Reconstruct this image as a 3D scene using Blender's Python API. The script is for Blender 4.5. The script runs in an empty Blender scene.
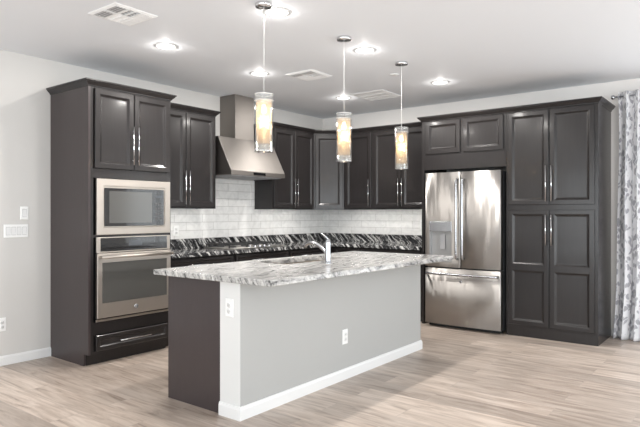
import bpy, bmesh, math, random
from mathutils import Matrix, Vector
random.seed(7)
S = bpy.context.scene
COL = S.collection
PI = math.pi

# ------------------------------------------------------------------ camera
cd = bpy.data.cameras.new('camera')
cd.sensor_width = 36.0
cd.lens = 36.0 * 568.86 / 640.0
cam = bpy.data.objects.new('camera', cd)
COL.objects.link(cam)
cam.location = (5.1766, -6.7312, 1.3131)
cam.rotation_euler = (PI / 2, 0, math.radians(37.827))
cd.clip_start = 0.05
S.camera = cam

# ------------------------------------------------------------------ world, daylight, exposure
W = bpy.data.worlds.new('daylight')
S.world = W
W.use_nodes = True
bg = W.node_tree.nodes['Background']
bg.inputs[0].default_value = (0.93, 0.97, 1.0, 1)
bg.inputs[1].default_value = 2.2

def window_light(name, loc, rot, sx, sy, power, color=(.92, .97, 1.0)):
    ld = bpy.data.lights.new(name, 'AREA')
    ld.shape = 'RECTANGLE'; ld.size = sx; ld.size_y = sy
    ld.energy = power; ld.color = color
    o = bpy.data.objects.new(name, ld)
    o.location = loc; o.rotation_euler = rot
    COL.objects.link(o)
    return o
RX, RY, RZ = 9.0, -10.5, 2.725         # right wall, rear wall, ceiling height
UP = math.radians(12)                   # added window lamps tilt up to brighten the ceiling
window_light('daylight_fill_rear_a', (2.4, RY + .10, 1.3), (PI / 2 + UP, 0, 0), 3.1, 2.2, 176)
window_light('daylight_fill_rear_b', (6.4, RY + .10, 1.3), (PI / 2 + UP, 0, 0), 3.5, 2.2, 198)
window_light('daylight_fill_right_a', (RX - .10, -7.0, 1.3), (PI / 2 + UP, 0, PI / 2), 2.9, 2.2, 185)
window_light('daylight_fill_right_b', (RX - .10, -3.1, 1.3), (PI / 2 + UP, 0, PI / 2), 3.2, 2.2, 205)
window_light('daylight_patio', (5.45, -.06, 1.15), (PI / 2, 0, PI), 1.7, 2.0, 50)

S.view_settings.view_transform = 'Standard'
S.view_settings.look = 'None'
S.view_settings.gamma = 1
S.view_settings.use_curve_mapping = False
S.view_settings.exposure = -0.83
S.cycles.max_bounces = 10
S.cycles.diffuse_bounces = 6
S.cycles.sample_clamp_indirect = 6

# ------------------------------------------------------------------ materials
def mat(name, color=(.8, .8, .8), rough=.5, metal=0.0, **kw):
    m = bpy.data.materials.new(name); m.use_nodes = True
    b = m.node_tree.nodes['Principled BSDF']
    b.inputs['Base Color'].default_value = (*color, 1)
    b.inputs['Roughness'].default_value = rough
    b.inputs['Metallic'].default_value = metal
    for k, v in kw.items():
        b.inputs[k.replace('_', ' ')].default_value = v
    return m
def nodes(m):
    nt = m.node_tree
    return nt, nt.nodes['Principled BSDF'], lambda t: nt.nodes.new(t), nt.links.new
def ramp(n, stops):
    r = n('ShaderNodeValToRGB'); e = r.color_ramp.elements
    while len(e) < len(stops): e.new(0.5)
    for el, (p, c) in zip(e, stops):
        el.position = p; el.color = (*c, 1) if len(c) == 3 else c
    return r
def objcoord(nt, n, l, scale=(1, 1, 1), loc=(0, 0, 0), rot=(0, 0, 0)):
    tc = n('ShaderNodeTexCoord'); mp = n('ShaderNodeMapping')
    mp.inputs['Scale'].default_value = scale
    mp.inputs['Location'].default_value = loc
    mp.inputs['Rotation'].default_value = rot
    l(tc.outputs['Object'], mp.inputs['Vector'])
    return mp.outputs['Vector']

def paint(name, color, rough=.6):
    m = mat(name, color, rough)
    nt, b, n, l = nodes(m)
    v = objcoord(nt, n, l)
    t = n('ShaderNodeTexNoise'); t.inputs['Scale'].default_value = 140; t.inputs['Detail'].default_value = 3
    l(v, t.inputs['Vector'])
    bp = n('ShaderNodeBump'); bp.inputs['Strength'].default_value = .06; bp.inputs['Distance'].default_value = .002
    l(t.outputs['Fac'], bp.inputs['Height']); l(bp.outputs['Normal'], b.inputs['Normal'])
    return m
M = {}
M['wall'] = paint('greige_wall_paint', (.62, .605, .585))
M['backwall'] = paint('brightened_wall_paint', (.82, .795, .77))  # wall paint lightened to make up for light missing above the cabinets
M['post'] = paint('brightened_post_paint', (.70, .70, .69))  # same wall paint, lightened for the light falling on the post
M['farwall'] = paint('white_bounce_paint', (.82, .82, .81))  # unseen walls, whitened to bounce more light into the room
M['knee'] = paint('shaded_island_paint', (.42, .42, .41))  # same wall paint, darkened to stand in for shade on the long side
M['ceiling'] = paint('ceiling_paint', (.84, .86, .895), .7)
M['white'] = mat('white_trim_paint', (.77, .77, .765), .35)
M['plate'] = mat('white_plastic', (.86, .86, .85), .3)
M['vent'] = mat('white_vent_enamel', (.93, .93, .93), .4)
M['slot'] = mat('dark_slot', (.03, .03, .03), .6)
M['ventdark'] = mat('grey_duct', (.58, .58, .59), .7)

def espresso(name, lo, hi, rough):
    m = mat(name, lo, rough, Specular_IOR_Level=.32, Coat_Weight=.15, Coat_Roughness=.10)
    nt, b, n, l = nodes(m)
    v = objcoord(nt, n, l, (22, 22, 1.6))
    t = n('ShaderNodeTexNoise'); t.inputs['Scale'].default_value = 2.2; t.inputs['Detail'].default_value = 6
    t.inputs['Distortion'].default_value = .6
    l(v, t.inputs['Vector'])
    r = ramp(n, [(.3, lo), (.7, hi)])
    l(t.outputs['Fac'], r.inputs['Fac']); l(r.outputs['Color'], b.inputs['Base Color'])
    return m
M['wood'] = espresso('espresso_wood', (.0205, .0182, .0182), (.0235, .0206, .0205), .26)
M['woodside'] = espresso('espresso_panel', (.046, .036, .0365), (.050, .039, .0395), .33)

def steel(name, col=(.66, .64, .62), rough=.24, bump=.05, aniso=.7):
    """sheet steel brushed sideways, so that what it mirrors is drawn out up and down"""
    m = mat(name, col, rough, 1.0, Anisotropic=aniso, Anisotropic_Rotation=.25)
    nt, b, n, l = nodes(m)
    tg = n('ShaderNodeTangent'); tg.direction_type = 'RADIAL'; tg.axis = 'Z'
    l(tg.outputs[0], b.inputs['Tangent'])
    v = objcoord(nt, n, l, (3, 3, 260))
    t = n('ShaderNodeTexNoise'); t.inputs['Scale'].default_value = 1.5; t.inputs['Detail'].default_value = 4
    l(v, t.inputs['Vector'])
    r = ramp(n, [(.3, (rough - .03,) * 3), (.7, (rough + .03,) * 3)])
    l(t.outputs['Fac'], r.inputs['Fac']); l(r.outputs['Color'], b.inputs['Roughness'])
    v2 = objcoord(nt, n, l, (7, 7, .8))
    t2 = n('ShaderNodeTexNoise'); t2.inputs['Scale'].default_value = 1.2; t2.inputs['Detail'].default_value = 1.5
    l(v2, t2.inputs['Vector'])
    bp = n('ShaderNodeBump'); bp.inputs['Strength'].default_value = bump; bp.inputs['Distance'].default_value = .06
    l(t2.outputs['Fac'], bp.inputs['Height']); l(bp.outputs['Normal'], b.inputs['Normal'])
    return m
M['steel'] = steel('brushed_steel', (.47, .448, .428), .44, .16, .95)
M['hood'] = steel('hood_steel', (.27, .25, .233), .50, .03, .5)
M['appl'] = steel('appliance_steel', (.52, .475, .43), .46, .03, .4)
M['chrome'] = mat('chrome', (.68, .68, .69), .07, 1.0)
M['nickel'] = mat('brushed_nickel', (.47, .48, .50), .24, 1.0)
M['blackglass'] = mat('black_glass', (.012, .012, .013), .04)
M['ovenglass'] = mat('oven_glass', (.085, .083, .078), .12)
M['fridgeside'] = mat('dark_fridge_side', (.05, .05, .052), .45)
M['rubber'] = mat('black_rubber', (.02, .02, .02), .6)
M['iron'] = mat('cast_iron', (.025, .025, .026), .5)
M['bronze'] = mat('sink_steel', (.62, .56, .50), .28, 1.0)
M['button'] = mat('dark_button', (.07, .07, .072), .3)
M['grey'] = mat('grey_plastic', (.35, .35, .36), .4)
M['display'] = mat('display_glass', (.03, .034, .04), .1)
M['cavity'] = mat('dispenser_cavity', (.42, .42, .42), .35, .6)

def emit(name, col, strength):
    m = bpy.data.materials.new(name); m.use_nodes = True
    nt = m.node_tree; nt.nodes.clear()
    e = nt.nodes.new('ShaderNodeEmission'); o = nt.nodes.new('ShaderNodeOutputMaterial')
    e.inputs[0].default_value = (*col, 1); e.inputs[1].default_value = strength
    nt.links.new(e.outputs[0], o.inputs[0]); return m
M['lens'] = emit('can_lens_glow', (1, .97, .92), 6)
M['bulb'] = emit('bulb_glow', (1, .84, .60), 14)
M['led'] = emit('led_strip_glow', (1, .96, .90), 36.0)

def thin_glass(name, tint=(1, 1, 1), spec=.10, edge=.55):
    m = bpy.data.materials.new(name); m.use_nodes = True
    nt = m.node_tree; nt.nodes.clear(); n = nt.nodes.new; l = nt.links.new
    tr = n('ShaderNodeBsdfTransparent'); tr.inputs[0].default_value = (*tint, 1)
    gl = n('ShaderNodeBsdfGlossy'); gl.inputs['Roughness'].default_value = .03
    lw = n('ShaderNodeLayerWeight'); lw.inputs['Blend'].default_value = .35
    mr = n('ShaderNodeMapRange'); mr.inputs['To Min'].default_value = spec * .5; mr.inputs['To Max'].default_value = edge
    mx = n('ShaderNodeMixShader'); o = n('ShaderNodeOutputMaterial')
    l(lw.outputs['Facing'], mr.inputs['Value']); l(mr.outputs['Result'], mx.inputs['Fac'])
    l(tr.outputs[0], mx.inputs[1]); l(gl.outputs[0], mx.inputs[2]); l(mx.outputs[0], o.inputs[0])
    return m
M['glass'] = thin_glass('clear_glass', (.97, .98, .98))
M['pane'] = thin_glass('window_glass', (.97, .98, .98), .06, .4)

def acrylic():
    m = thin_glass('crystal_acrylic', (.97, .98, .98), .25, .75)
    nt = m.node_tree; n = nt.nodes.new; l = nt.links.new
    out = [k for k in nt.nodes if k.type == 'OUTPUT_MATERIAL'][0]; src = out.inputs[0].links[0].from_socket
    d = n('ShaderNodeBsdfTranslucent'); d.inputs[0].default_value = (.95, .95, .95, 1)
    d2 = n('ShaderNodeBsdfDiffuse'); d2.inputs[0].default_value = (.9, .9, .9, 1)
    a = n('ShaderNodeMixShader'); a.inputs[0].default_value = .5; l(d.outputs[0], a.inputs[1]); l(d2.outputs[0], a.inputs[2])
    x = n('ShaderNodeMixShader'); x.inputs[0].default_value = .22
    l(src, x.inputs[1]); l(a.outputs[0], x.inputs[2]); l(x.outputs[0], out.inputs[0])
    return m
M['acrylic'] = acrylic()
def frosted():
    m = bpy.data.materials.new('amber_frosted_glass'); m.use_nodes = True
    nt = m.node_tree; nt.nodes.clear(); n = nt.nodes.new; l = nt.links.new
    tl = n('ShaderNodeBsdfTranslucent'); df = n('ShaderNodeBsdfDiffuse'); tp = n('ShaderNodeBsdfTransparent')
    gl = n('ShaderNodeBsdfGlossy'); gl.inputs['Roughness'].default_value = .2
    tc = n('ShaderNodeTexCoord'); sp = n('ShaderNodeSeparateXYZ'); l(tc.outputs['Object'], sp.inputs[0])
    at = n('ShaderNodeMath'); at.operation = 'ARCTAN2'; l(sp.outputs['X'], at.inputs[0]); l(sp.outputs['Y'], at.inputs[1])
    mu = n('ShaderNodeMath'); mu.operation = 'MULTIPLY'; mu.inputs[1].default_value = 14; l(at.outputs[0], mu.inputs[0])
    si = n('ShaderNodeMath'); si.operation = 'SINE'; l(mu.outputs[0], si.inputs[0])
    r = ramp(n, [(.0, (.88, .60, .34)), (1., (.96, .84, .66))])
    mr = n('ShaderNodeMapRange'); mr.inputs['From Min'].default_value = -1; l(si.outputs[0], mr.inputs['Value'])
    l(mr.outputs['Result'], r.inputs['Fac'])
    l(r.outputs['Color'], tl.inputs[0]); l(r.outputs['Color'], df.inputs[0])
    m1 = n('ShaderNodeMixShader'); m1.inputs[0].default_value = .35
    m2 = n('ShaderNodeMixShader'); m2.inputs[0].default_value = .72
    m3 = n('ShaderNodeMixShader'); m3.inputs[0].default_value = .08
    o = n('ShaderNodeOutputMaterial')
    l(tl.outputs[0], m1.inputs[1]); l(df.outputs[0], m1.inputs[2])
    l(m1.outputs[0], m2.inputs[1]); l(tp.outputs[0], m2.inputs[2])
    l(m2.outputs[0], m3.inputs[1]); l(gl.outputs[0], m3.inputs[2])
    l(m3.outputs[0], o.inputs[0])
    return m
M['frost'] = frosted()

def floor_mat():
    m = mat('wood_look_planks', (.4, .33, .28), .36)
    nt, b, n, l = nodes(m)
    v = objcoord(nt, n, l, (1, 1, 1), (.35, .08, 0))
    br = n('ShaderNodeTexBrick')
    br.offset = .37; br.offset_frequency = 2; br.squash = 1
    br.inputs['Scale'].default_value = 1
    br.inputs['Color1'].default_value = (0, 0, 0, 1); br.inputs['Color2'].default_value = (1, 1, 1, 1)
    br.inputs['Mortar'].default_value = (.5, .5, .5, 1)
    br.inputs['Mortar Size'].default_value = .0022; br.inputs['Mortar Smooth'].default_value = .2
    br.inputs['Bias'].default_value = 0
    br.inputs['Brick Width'].default_value = 1.22; br.inputs['Row Height'].default_value = .203
    l(v, br.inputs['Vector'])
    # grain stretched along the plank, shifted plank by plank
    tc = n('ShaderNodeTexCoord'); ad = n('ShaderNodeVectorMath'); ad.operation = 'MULTIPLY_ADD'
    ad.inputs[1].default_value = (7, 3, 5)
    l(br.outputs['Color'], ad.inputs[0]); l(tc.outputs['Object'], ad.inputs[2])
    mp = n('ShaderNodeMapping'); mp.inputs['Scale'].default_value = (1.3, 11, 1); l(ad.outputs[0], mp.inputs['Vector'])
    g = n('ShaderNodeTexNoise'); g.inputs['Scale'].default_value = 1.6; g.inputs['Detail'].default_value = 7
    g.inputs['Roughness'].default_value = .62; g.inputs['Distortion'].default_value = .9
    l(mp.outputs[0], g.inputs['Vector'])
    gr = ramp(n, [(.28, (.285, .222, .182)), (.43, (.50, .415, .353)), (.58, (.635, .545, .475)), (.75, (.71, .625, .555))])
    l(g.outputs['Fac'], gr.inputs['Fac'])
    tone = ramp(n, [(0, (.68, .665, .655)), (1, (1.0, .985, .97))])
    l(br.outputs['Color'], tone.inputs['Fac'])
    mx = n('ShaderNodeMix'); mx.data_type = 'RGBA'; mx.blend_type = 'MULTIPLY'; mx.inputs[0].default_value = 1
    l(gr.outputs['Color'], mx.inputs[6]); l(tone.outputs['Color'], mx.inputs[7])
    m2 = n('ShaderNodeMix'); m2.data_type = 'RGBA'; m2.inputs[7].default_value = (.40, .34, .30, 1)
    fm = n('ShaderNodeMath'); fm.operation = 'MULTIPLY'; fm.inputs[1].default_value = .6
    l(br.outputs['Fac'], fm.inputs[0]); l(fm.outputs[0], m2.inputs[0])
    l(mx.outputs[2], m2.inputs[6]); l(m2.outputs[2], b.inputs['Base Color'])
    bp = n('ShaderNodeBump'); bp.inputs['Strength'].default_value = .25; bp.inputs['Distance'].default_value = .002; bp.invert = True
    l(br.outputs['Fac'], bp.inputs['Height']); l(bp.outputs['Normal'], b.inputs['Normal'])
    return m
M['floor'] = floor_mat()

def tile_mat():
    m = mat('white_glazed_tile', (.8, .8, .78), .16)
    nt, b, n, l = nodes(m)
    tc = n('ShaderNodeTexCoord'); sp = n('ShaderNodeSeparateXYZ'); cb = n('ShaderNodeCombineXYZ')
    l(tc.outputs['Object'], sp.inputs[0]); l(sp.outputs['X'], cb.inputs['X']); l(sp.outputs['Z'], cb.inputs['Y'])
    mp = n('ShaderNodeMapping'); mp.inputs['Location'].default_value = (.11, -1.0255, 0); l(cb.outputs[0], mp.inputs['Vector'])
    br = n('ShaderNodeTexBrick'); br.offset = .41; br.offset_frequency = 2
    br.inputs['Scale'].default_value = 1; br.inputs['Brick Width'].default_value = .405; br.inputs['Row Height'].default_value = .0935
    br.inputs['Mortar Size'].default_value = .003; br.inputs['Mortar Smooth'].default_value = .15
    br.inputs['Color1'].default_value = (.82, .815, .80, 1); br.inputs['Color2'].default_value = (.90, .895, .88, 1)
    br.inputs['Mortar'].default_value = (.60, .59, .57, 1)
    l(mp.outputs[0], br.inputs['Vector'])
    t = n('ShaderNodeTexNoise'); t.inputs['Scale'].default_value = 9; t.inputs['Detail'].default_value = 5; t.inputs['Distortion'].default_value = 1.5
    l(cb.outputs[0], t.inputs['Vector'])
    r = ramp(n, [(.35, (.9, .9, .9)), (.6, (1, 1, 1))]); l(t.outputs['Fac'], r.inputs['Fac'])
    mx = n('ShaderNodeMix'); mx.data_type = 'RGBA'; mx.blend_type = 'MULTIPLY'; mx.inputs[0].default_value = 1
    l(br.outputs['Color'], mx.inputs[6]); l(r.outputs['Color'], mx.inputs[7]); l(mx.outputs[2], b.inputs['Base Color'])
    bp = n('ShaderNodeBump'); bp.inputs['Strength'].default_value = .5; bp.inputs['Distance'].default_value = .003; bp.invert = True
    l(br.outputs['Fac'], bp.inputs['Height']); l(bp.outputs['Normal'], b.inputs['Normal'])
    return m
M['tile'] = tile_mat()

def granite(name, stops, axis, along, across, rough, warp=.25, speck=.35):
    """veined stone: layers square to axis, folded by a slow noise, with fine mineral specks"""
    m = mat(name, (.4, .4, .4), rough)
    nt, b, n, l = nodes(m)
    v = objcoord(nt, n, l, (1, 1, 1), (.3, .1, .7))
    t0 = n('ShaderNodeTexNoise'); t0.inputs['Scale'].default_value = 3.2; t0.inputs['Detail'].default_value = 2
    l(v, t0.inputs['Vector'])
    wv = n('ShaderNodeVectorMath'); wv.operation = 'MULTIPLY_ADD'; wv.inputs[1].default_value = (warp,) * 3
    l(t0.outputs['Color'], wv.inputs[0]); l(v, wv.inputs[2])
    ax = Vector(axis).normalized()
    dt = n('ShaderNodeVectorMath'); dt.operation = 'DOT_PRODUCT'; dt.inputs[1].default_value = ax; l(wv.outputs[0], dt.inputs[0])
    sc = n('ShaderNodeVectorMath'); sc.operation = 'SCALE'; sc.inputs[0].default_value = ax * (across - along); l(dt.outputs['Value'], sc.inputs['Scale'])
    ma = n('ShaderNodeVectorMath'); ma.operation = 'MULTIPLY_ADD'; ma.inputs[1].default_value = (along,) * 3
    l(wv.outputs[0], ma.inputs[0]); l(sc.outputs[0], ma.inputs[2])
    w = n('ShaderNodeTexNoise'); w.inputs['Scale'].default_value = 1; w.inputs['Detail'].default_value = 4; w.inputs['Roughness'].default_value = .6
    w.inputs['Distortion'].default_value = .25
    l(ma.outputs[0], w.inputs['Vector'])
    t = n('ShaderNodeTexNoise'); t.inputs['Scale'].default_value = 70; t.inputs['Detail'].default_value = 3; t.inputs['Roughness'].default_value = .7
    l(v, t.inputs['Vector'])
    a = n('ShaderNodeMath'); a.operation = 'MULTIPLY_ADD'; a.inputs[1].default_value = speck; a.inputs[2].default_value = -speck * .5
    l(t.outputs['Fac'], a.inputs[0])
    s = n('ShaderNodeMath'); s.operation = 'ADD'; l(w.outputs['Fac'], s.inputs[0]); l(a.outputs[0], s.inputs[1])
    r = ramp(n, stops); l(s.outputs[0], r.inputs['Fac']); l(r.outputs['Color'], b.inputs['Base Color'])
    return m
M['granite'] = granite('black_white_granite', [(.42, (.016, .016, .018)), (.51, (.07, .07, .072)), (.56, (.34, .335, .33)), (.64, (.72, .71, .69))], (1, 1, 1), 4, 40, .10, .10)
M['granite_light'] = granite('white_veined_granite', [(.31, (.06, .06, .062)), (.42, (.29, .285, .277)), (.53, (.46, .45, .437)), (.70, (.66, .65, .63))], (1, .15, .55), 6, 46, .19, .12, .6)

def curtain_mat():
    m = mat('leaf_print_fabric', (.8, .8, .8), .85)
    nt, b, n, l = nodes(m)
    uv = n('ShaderNodeTexCoord')
    mp = n('ShaderNodeMapping'); mp.inputs['Scale'].default_value = (1, 1, 1); l(uv.outputs['UV'], mp.inputs['Vector'])
    t0 = n('ShaderNodeTexNoise'); t0.inputs['Scale'].default_value = 5; l(mp.outputs[0], t0.inputs['Vector'])
    ma = n('ShaderNodeVectorMath'); ma.operation = 'MULTIPLY_ADD'; ma.inputs[1].default_value = (.16, .16, 0)
    l(t0.outputs['Color'], ma.inputs[0]); l(mp.outputs[0], ma.inputs[2])
    mp2 = n('ShaderNodeMapping'); mp2.inputs['Rotation'].default_value = (0, 0, .7); mp2.inputs['Scale'].default_value = (40, 17, 1)
    l(ma.outputs[0], mp2.inputs['Vector'])
    vo = n('ShaderNodeTexVoronoi'); vo.feature = 'F1'; vo.inputs['Scale'].default_value = 1.0; l(mp2.outputs[0], vo.inputs['Vector'])
    sp = n('ShaderNodeSeparateColor'); l(vo.outputs['Color'], sp.inputs[0])
    r1 = ramp(n, [(.42, (1, 1, 1)), (.54, (0, 0, 0))]); l(vo.outputs['Distance'], r1.inputs['Fac'])
    r2 = ramp(n, [(.16, (0, 0, 0)), (.22, (1, 1, 1))]); l(sp.outputs[0], r2.inputs['Fac'])
    mu = n('ShaderNodeMath'); mu.operation = 'MULTIPLY'; l(r1.outputs['Color'], mu.inputs[0]); l(r2.outputs['Color'], mu.inputs[1])
    mx = n('ShaderNodeMix'); mx.data_type = 'RGBA'
    mx.inputs[6].default_value = (.74, .74, .755, 1); mx.inputs[7].default_value = (.38, .38, .41, 1)
    l(mu.outputs[0], mx.inputs[0]); l(mx.outputs[2], b.inputs['Base Color'])
    return m
M['curtain'] = curtain_mat()

# ------------------------------------------------------------------ mesh helpers
class MB:
    """collects shapes into one mesh; mx maps the shapes' own frame into the thing's frame"""
    def __init__(self, mx=None):
        self.bm = bmesh.new(); self.mx = mx or Matrix()
    def _v(self, p): return self.bm.verts.new(self.mx @ Vector(p))
    def _f(self, vs, smooth=False):
        try:
            f = self.bm.faces.new(vs); f.smooth = smooth; return f
        except ValueError: return None
    def box(self, x0, x1, y0, y1, z0, z1):
        v = [self._v(p) for p in ((x0, y0, z0), (x1, y0, z0), (x1, y1, z0), (x0, y1, z0), (x0, y0, z1), (x1, y0, z1), (x1, y1, z1), (x0, y1, z1))]
        for q in ((3, 2, 1, 0), (4, 5, 6, 7), (0, 1, 5, 4), (1, 2, 6, 5), (2, 3, 7, 6), (3, 0, 4, 7)): self._f([v[i] for i in q])
        return self
    def loops(self, loops, smooth=False, cap0=True, cap1=True, close=False):
        L = [[self._v(p) for p in lp] for lp in loops]; k = len(L[0])
        pairs = list(zip(L, L[1:])) + ([(L[-1], L[0])] if close else [])
        for a, b in pairs:
            for i in range(k): self._f([a[i], a[(i + 1) % k], b[(i + 1) % k], b[i]], smooth)
        if not close:
            if cap0: self._f(list(reversed(L[0])))
            if cap1: self._f(L[-1])
        return self
    def lathe(self, prof, c=(0, 0, 0), seg=28, axis='z', close=False, cap=True):
        lp = []
        for r, h in prof:
            row = []
            for i in range(seg):
                a = 2 * PI * i / seg; p = (r * math.cos(a), r * math.sin(a), h)
                if axis == 'y': p = (p[0], -p[2], p[1])      # h runs towards the viewer (-y)
                if axis == 'x': p = (p[2], p[0], p[1])
                row.append((c[0] + p[0], c[1] + p[1], c[2] + p[2]))
            lp.append(row)
        return self.loops(lp, True, cap, cap, close)
    def tube(self, pts, r, seg=12, taper=None):
        P = [Vector(p) for p in pts]; lp = []; ref = None
        for i, p in enumerate(P):
            d = (P[min(i + 1, len(P) - 1)] - P[max(i - 1, 0)]).normalized()
            if ref is None: ref = d.orthogonal().normalized()
            ref = (ref - d * ref.dot(d)).normalized(); q = d.cross(ref)
            rr = taper[i] if taper else r
            lp.append([tuple(p + (ref * math.cos(2 * PI * k / seg) + q * math.sin(2 * PI * k / seg)) * rr) for k in range(seg)])
        return self.loops(lp, True)
    def prism(self, poly, z0, z1):
        return self.loops([[(x, y, z0) for x, y in poly], [(x, y, z1) for x, y in poly]])
    def profile_x(self, prof, x0, x1):
        return self.loops([[(x0, y, z) for y, z in prof], [(x1, y, z) for y, z in prof]])
    def panel(self, x0, x1, z0, z1, yf, steps, back=True):
        """framed rectangle facing -y; steps = (inset, height towards the viewer)"""
        lp = [[(x0 + i, yf - h, z0 + i), (x1 - i, yf - h, z0 + i), (x1 - i, yf - h, z1 - i), (x0 + i, yf - h, z1 - i)] for i, h in steps]
        return self.loops(lp, cap0=back)
    def build(self, name, m, parent=None, bevel=0):
        bmesh.ops.recalc_face_normals(self.bm, faces=self.bm.faces)
        me = bpy.data.meshes.new(name); self.bm.to_mesh(me); self.bm.free()
        me.materials.append(m)
        o = bpy.data.objects.new(name, me); COL.objects.link(o)
        if parent: o.parent = parent
        if bevel:
            b = o.modifiers.new('edge', 'BEVEL'); b.width = bevel; b.segments = 2; b.limit_method = 'ANGLE'; b.angle_limit = math.radians(40)
        return o
def tag(o, label, cat, group=None):
    o['label'] = label; o['category'] = cat
    if group: o['group'] = group
    return o
def thing(name, label, cat, loc=(0, 0, 0), rz=0, group=None):
    o = bpy.data.objects.new(name, None); o.empty_display_size = .1
    COL.objects.link(o); o.location = loc; o.rotation_euler = (0, 0, rz)
    return tag(o, label, cat, group)
def struct(o):
    o['kind'] = 'structure'; return o
def copy_tree(o, parent=None):
    c = o.copy(); COL.objects.link(c)
    if parent: c.parent = parent
    for ch in list(o.children): copy_tree(ch, c)
    return c
def dup(o, loc, label, rz=None):
    c = copy_tree(o); c.location = loc; c['label'] = label
    if rz is not None: c.rotation_euler = (0, 0, rz)
    return c
def R(deg): return Matrix.Rotation(math.radians(deg), 4, 'Z')

# ------------------------------------------------------------------ the room
struct(MB().box(-.15, RX, RY, .15, -.12, 0).build('floor', M['floor']))
struct(MB().box(-.15, RX, RY, .15, RZ, RZ + .12).build('ceiling', M['ceiling']))
struct(MB().box(-.15, 0, RY, .15, 0, RZ).build('wall_left', M['wall']))
def wall_with_openings(name, ax, pos, th, a0, a1, ops):
    b = MB()
    def put(u0, u1, z0, z1):
        if u1 - u0 < 1e-4 or z1 - z0 < 1e-4: return
        if ax == 'y': b.box(u0, u1, min(pos, pos + th), max(pos, pos + th), z0, z1)
        else: b.box(min(pos, pos + th), max(pos, pos + th), u0, u1, z0, z1)
    u = a0
    for (p0, p1, z0, z1) in sorted(ops):
        put(u, p0, 0, RZ); put(p0, p1, 0, z0); put(p0, p1, z1, RZ); u = p1
    put(u, a1, 0, RZ)
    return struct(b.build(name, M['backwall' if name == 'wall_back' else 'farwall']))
def window_in(name, ax, pos, u0, u1, z0, z1):
    b = MB(); t = .05
    def bx(mb, a0, a1, y0, y1, c0, c1):
        if ax == 'y': mb.box(a0, a1, y0, y1, c0, c1)
        else: mb.box(y0, y1, a0, a1, c0, c1)
    p0, p1 = pos - .03, pos + .03
    um = (u0 + u1) / 2
    bx(b, u0, u0 + t, p0, p1, z0, z1); bx(b, u1 - t, u1, p0, p1, z0, z1); bx(b, um - t / 2, um + t / 2, p0, p1, z0 + t, z1 - t)
    bx(b, u0 + t, u1 - t, p0, p1, z0, z0 + t); bx(b, u0 + t, u1 - t, p0, p1, z1 - t, z1)
    f = struct(b.build(name, M['white']))
    for q0, q1 in ((u0 + t, um - t / 2), (um + t / 2, u1 - t)):
        g = MB(); bx(g, q0, q1, pos - .004, pos + .004, z0 + t, z1 - t)
        g.build('pane', M['pane'], f)
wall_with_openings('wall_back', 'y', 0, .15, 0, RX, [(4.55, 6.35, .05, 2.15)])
window_in('window_1', 'y', .08, 4.55, 6.35, .05, 2.15)
REAR = [(.8, 4.0, .12, 2.45), (4.6, 8.2, .12, 2.45)]; RIGHT = [(-8.5, -5.5, .12, 2.45), (-4.75, -1.45, .12, 2.45)]  # unseen windows, enlarged to spread the daylight fill
wall_with_openings('wall_rear', 'y', RY, -.15, -.15, RX, REAR)
wall_with_openings('wall_right', 'x', RX, .15, RY, .15, RIGHT)
for k, w in enumerate(REAR): window_in('window_%d' % (k + 2), 'y', RY - .08, *w)
for k, w in enumerate(RIGHT): window_in('window_%d' % (k + 4), 'x', RX + .08, *w)
def skirt(name, b): return struct(b.build(name, M['white'], bevel=.003))
skirt('baseboard_left', MB().loops([[(0.0, y, 0), (.014, y, 0), (.014, y, .068), (.008, y, .082), (0, y, .085)] for y in (RY, -4.098)]))
skirt('baseboard_back', MB().loops([[(x, 0, 0), (x, -.014, 0), (x, -.014, .068), (x, -.008, .082), (x, 0, .085)] for x in (3.91, 4.545)]))

# ------------------------------------------------------------------ cabinetry
DOOR = [(0, 0), (0, .016), (.004, .020), (.043, .020), (.046, .0195), (.051, .0168), (.060, .0098), (.066, .0066), (.074, .006)]
SMALL = [(0, 0), (0, .016), (.004, .020), (.030, .020), (.034, .0185), (.042, .0105), (.050, .008)]
CROWN = [(0, 0), (.006, .003), (.008, .012), (.018, .022), (.030, .034), (.036, .044), (.042, .046), (.042, .058)]
def handle(parent, x, z0, z1, yf, mx=None, r=.0055, horizontal=False):
    b = MB(mx)
    if horizontal:
        b.tube([(z0, yf - .032, x), (z1, yf - .032, x)], r)
        for q in (z0 + .04, z1 - .04): b.tube([(q, yf + .001, x), (q, yf - .032, x)], r * .8)
    else:
        b.tube([(x, yf - .032, z0), (x, yf - .032, z1)], r)
        for q in (z0 + .04, z1 - .04): b.tube([(x, yf + .001, q), (x, yf - .032, q)], r * .8)
    return b.build('handle', M['chrome'], parent)
def door(parent, x0, x1, z0, z1, yf, steps=DOOR, name='door', mx=None, hx=None, hz=None, rail=None):
    b = MB(mx)
    if rail:                                           # door with two recessed fields and a middle rail
        b.panel(x0, x1, z0, z1, yf, steps[:4])
        bm = b.bm
        # replace the front field by two recessed panels
        bm.faces.ensure_lookup_table()
        bmesh.ops.delete(bm, geom=[bm.faces[-1]], context='FACES_ONLY')
        i, h = steps[3]
        a0, a1, c0, c1 = x0 + i, x1 - i, z0 + i, z1 - i
        r0, r1 = rail - .03, rail + .03
        rest = [(s - i, hh) for s, hh in steps[3:]]
        b.panel(a0, a1, c0, r0, yf, rest, back=False)
        b.panel(a0, a1, r1, c1, yf, rest, back=False)
        b._f([b._v((a0, yf - h, r0)), b._v((a1, yf - h, r0)), b._v((a1, yf - h, r1)), b._v((a0, yf - h, r1))])
        bmesh.ops.remove_doubles(bm, verts=bm.verts, dist=1e-5)
    else:
        b.panel(x0, x1, z0, z1, yf, steps)
    d = b.build(name, M['wood'], parent)
    if hx is not None: handle(d, hx, hz[0], hz[1], yf - .02, mx)
    return d
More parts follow.
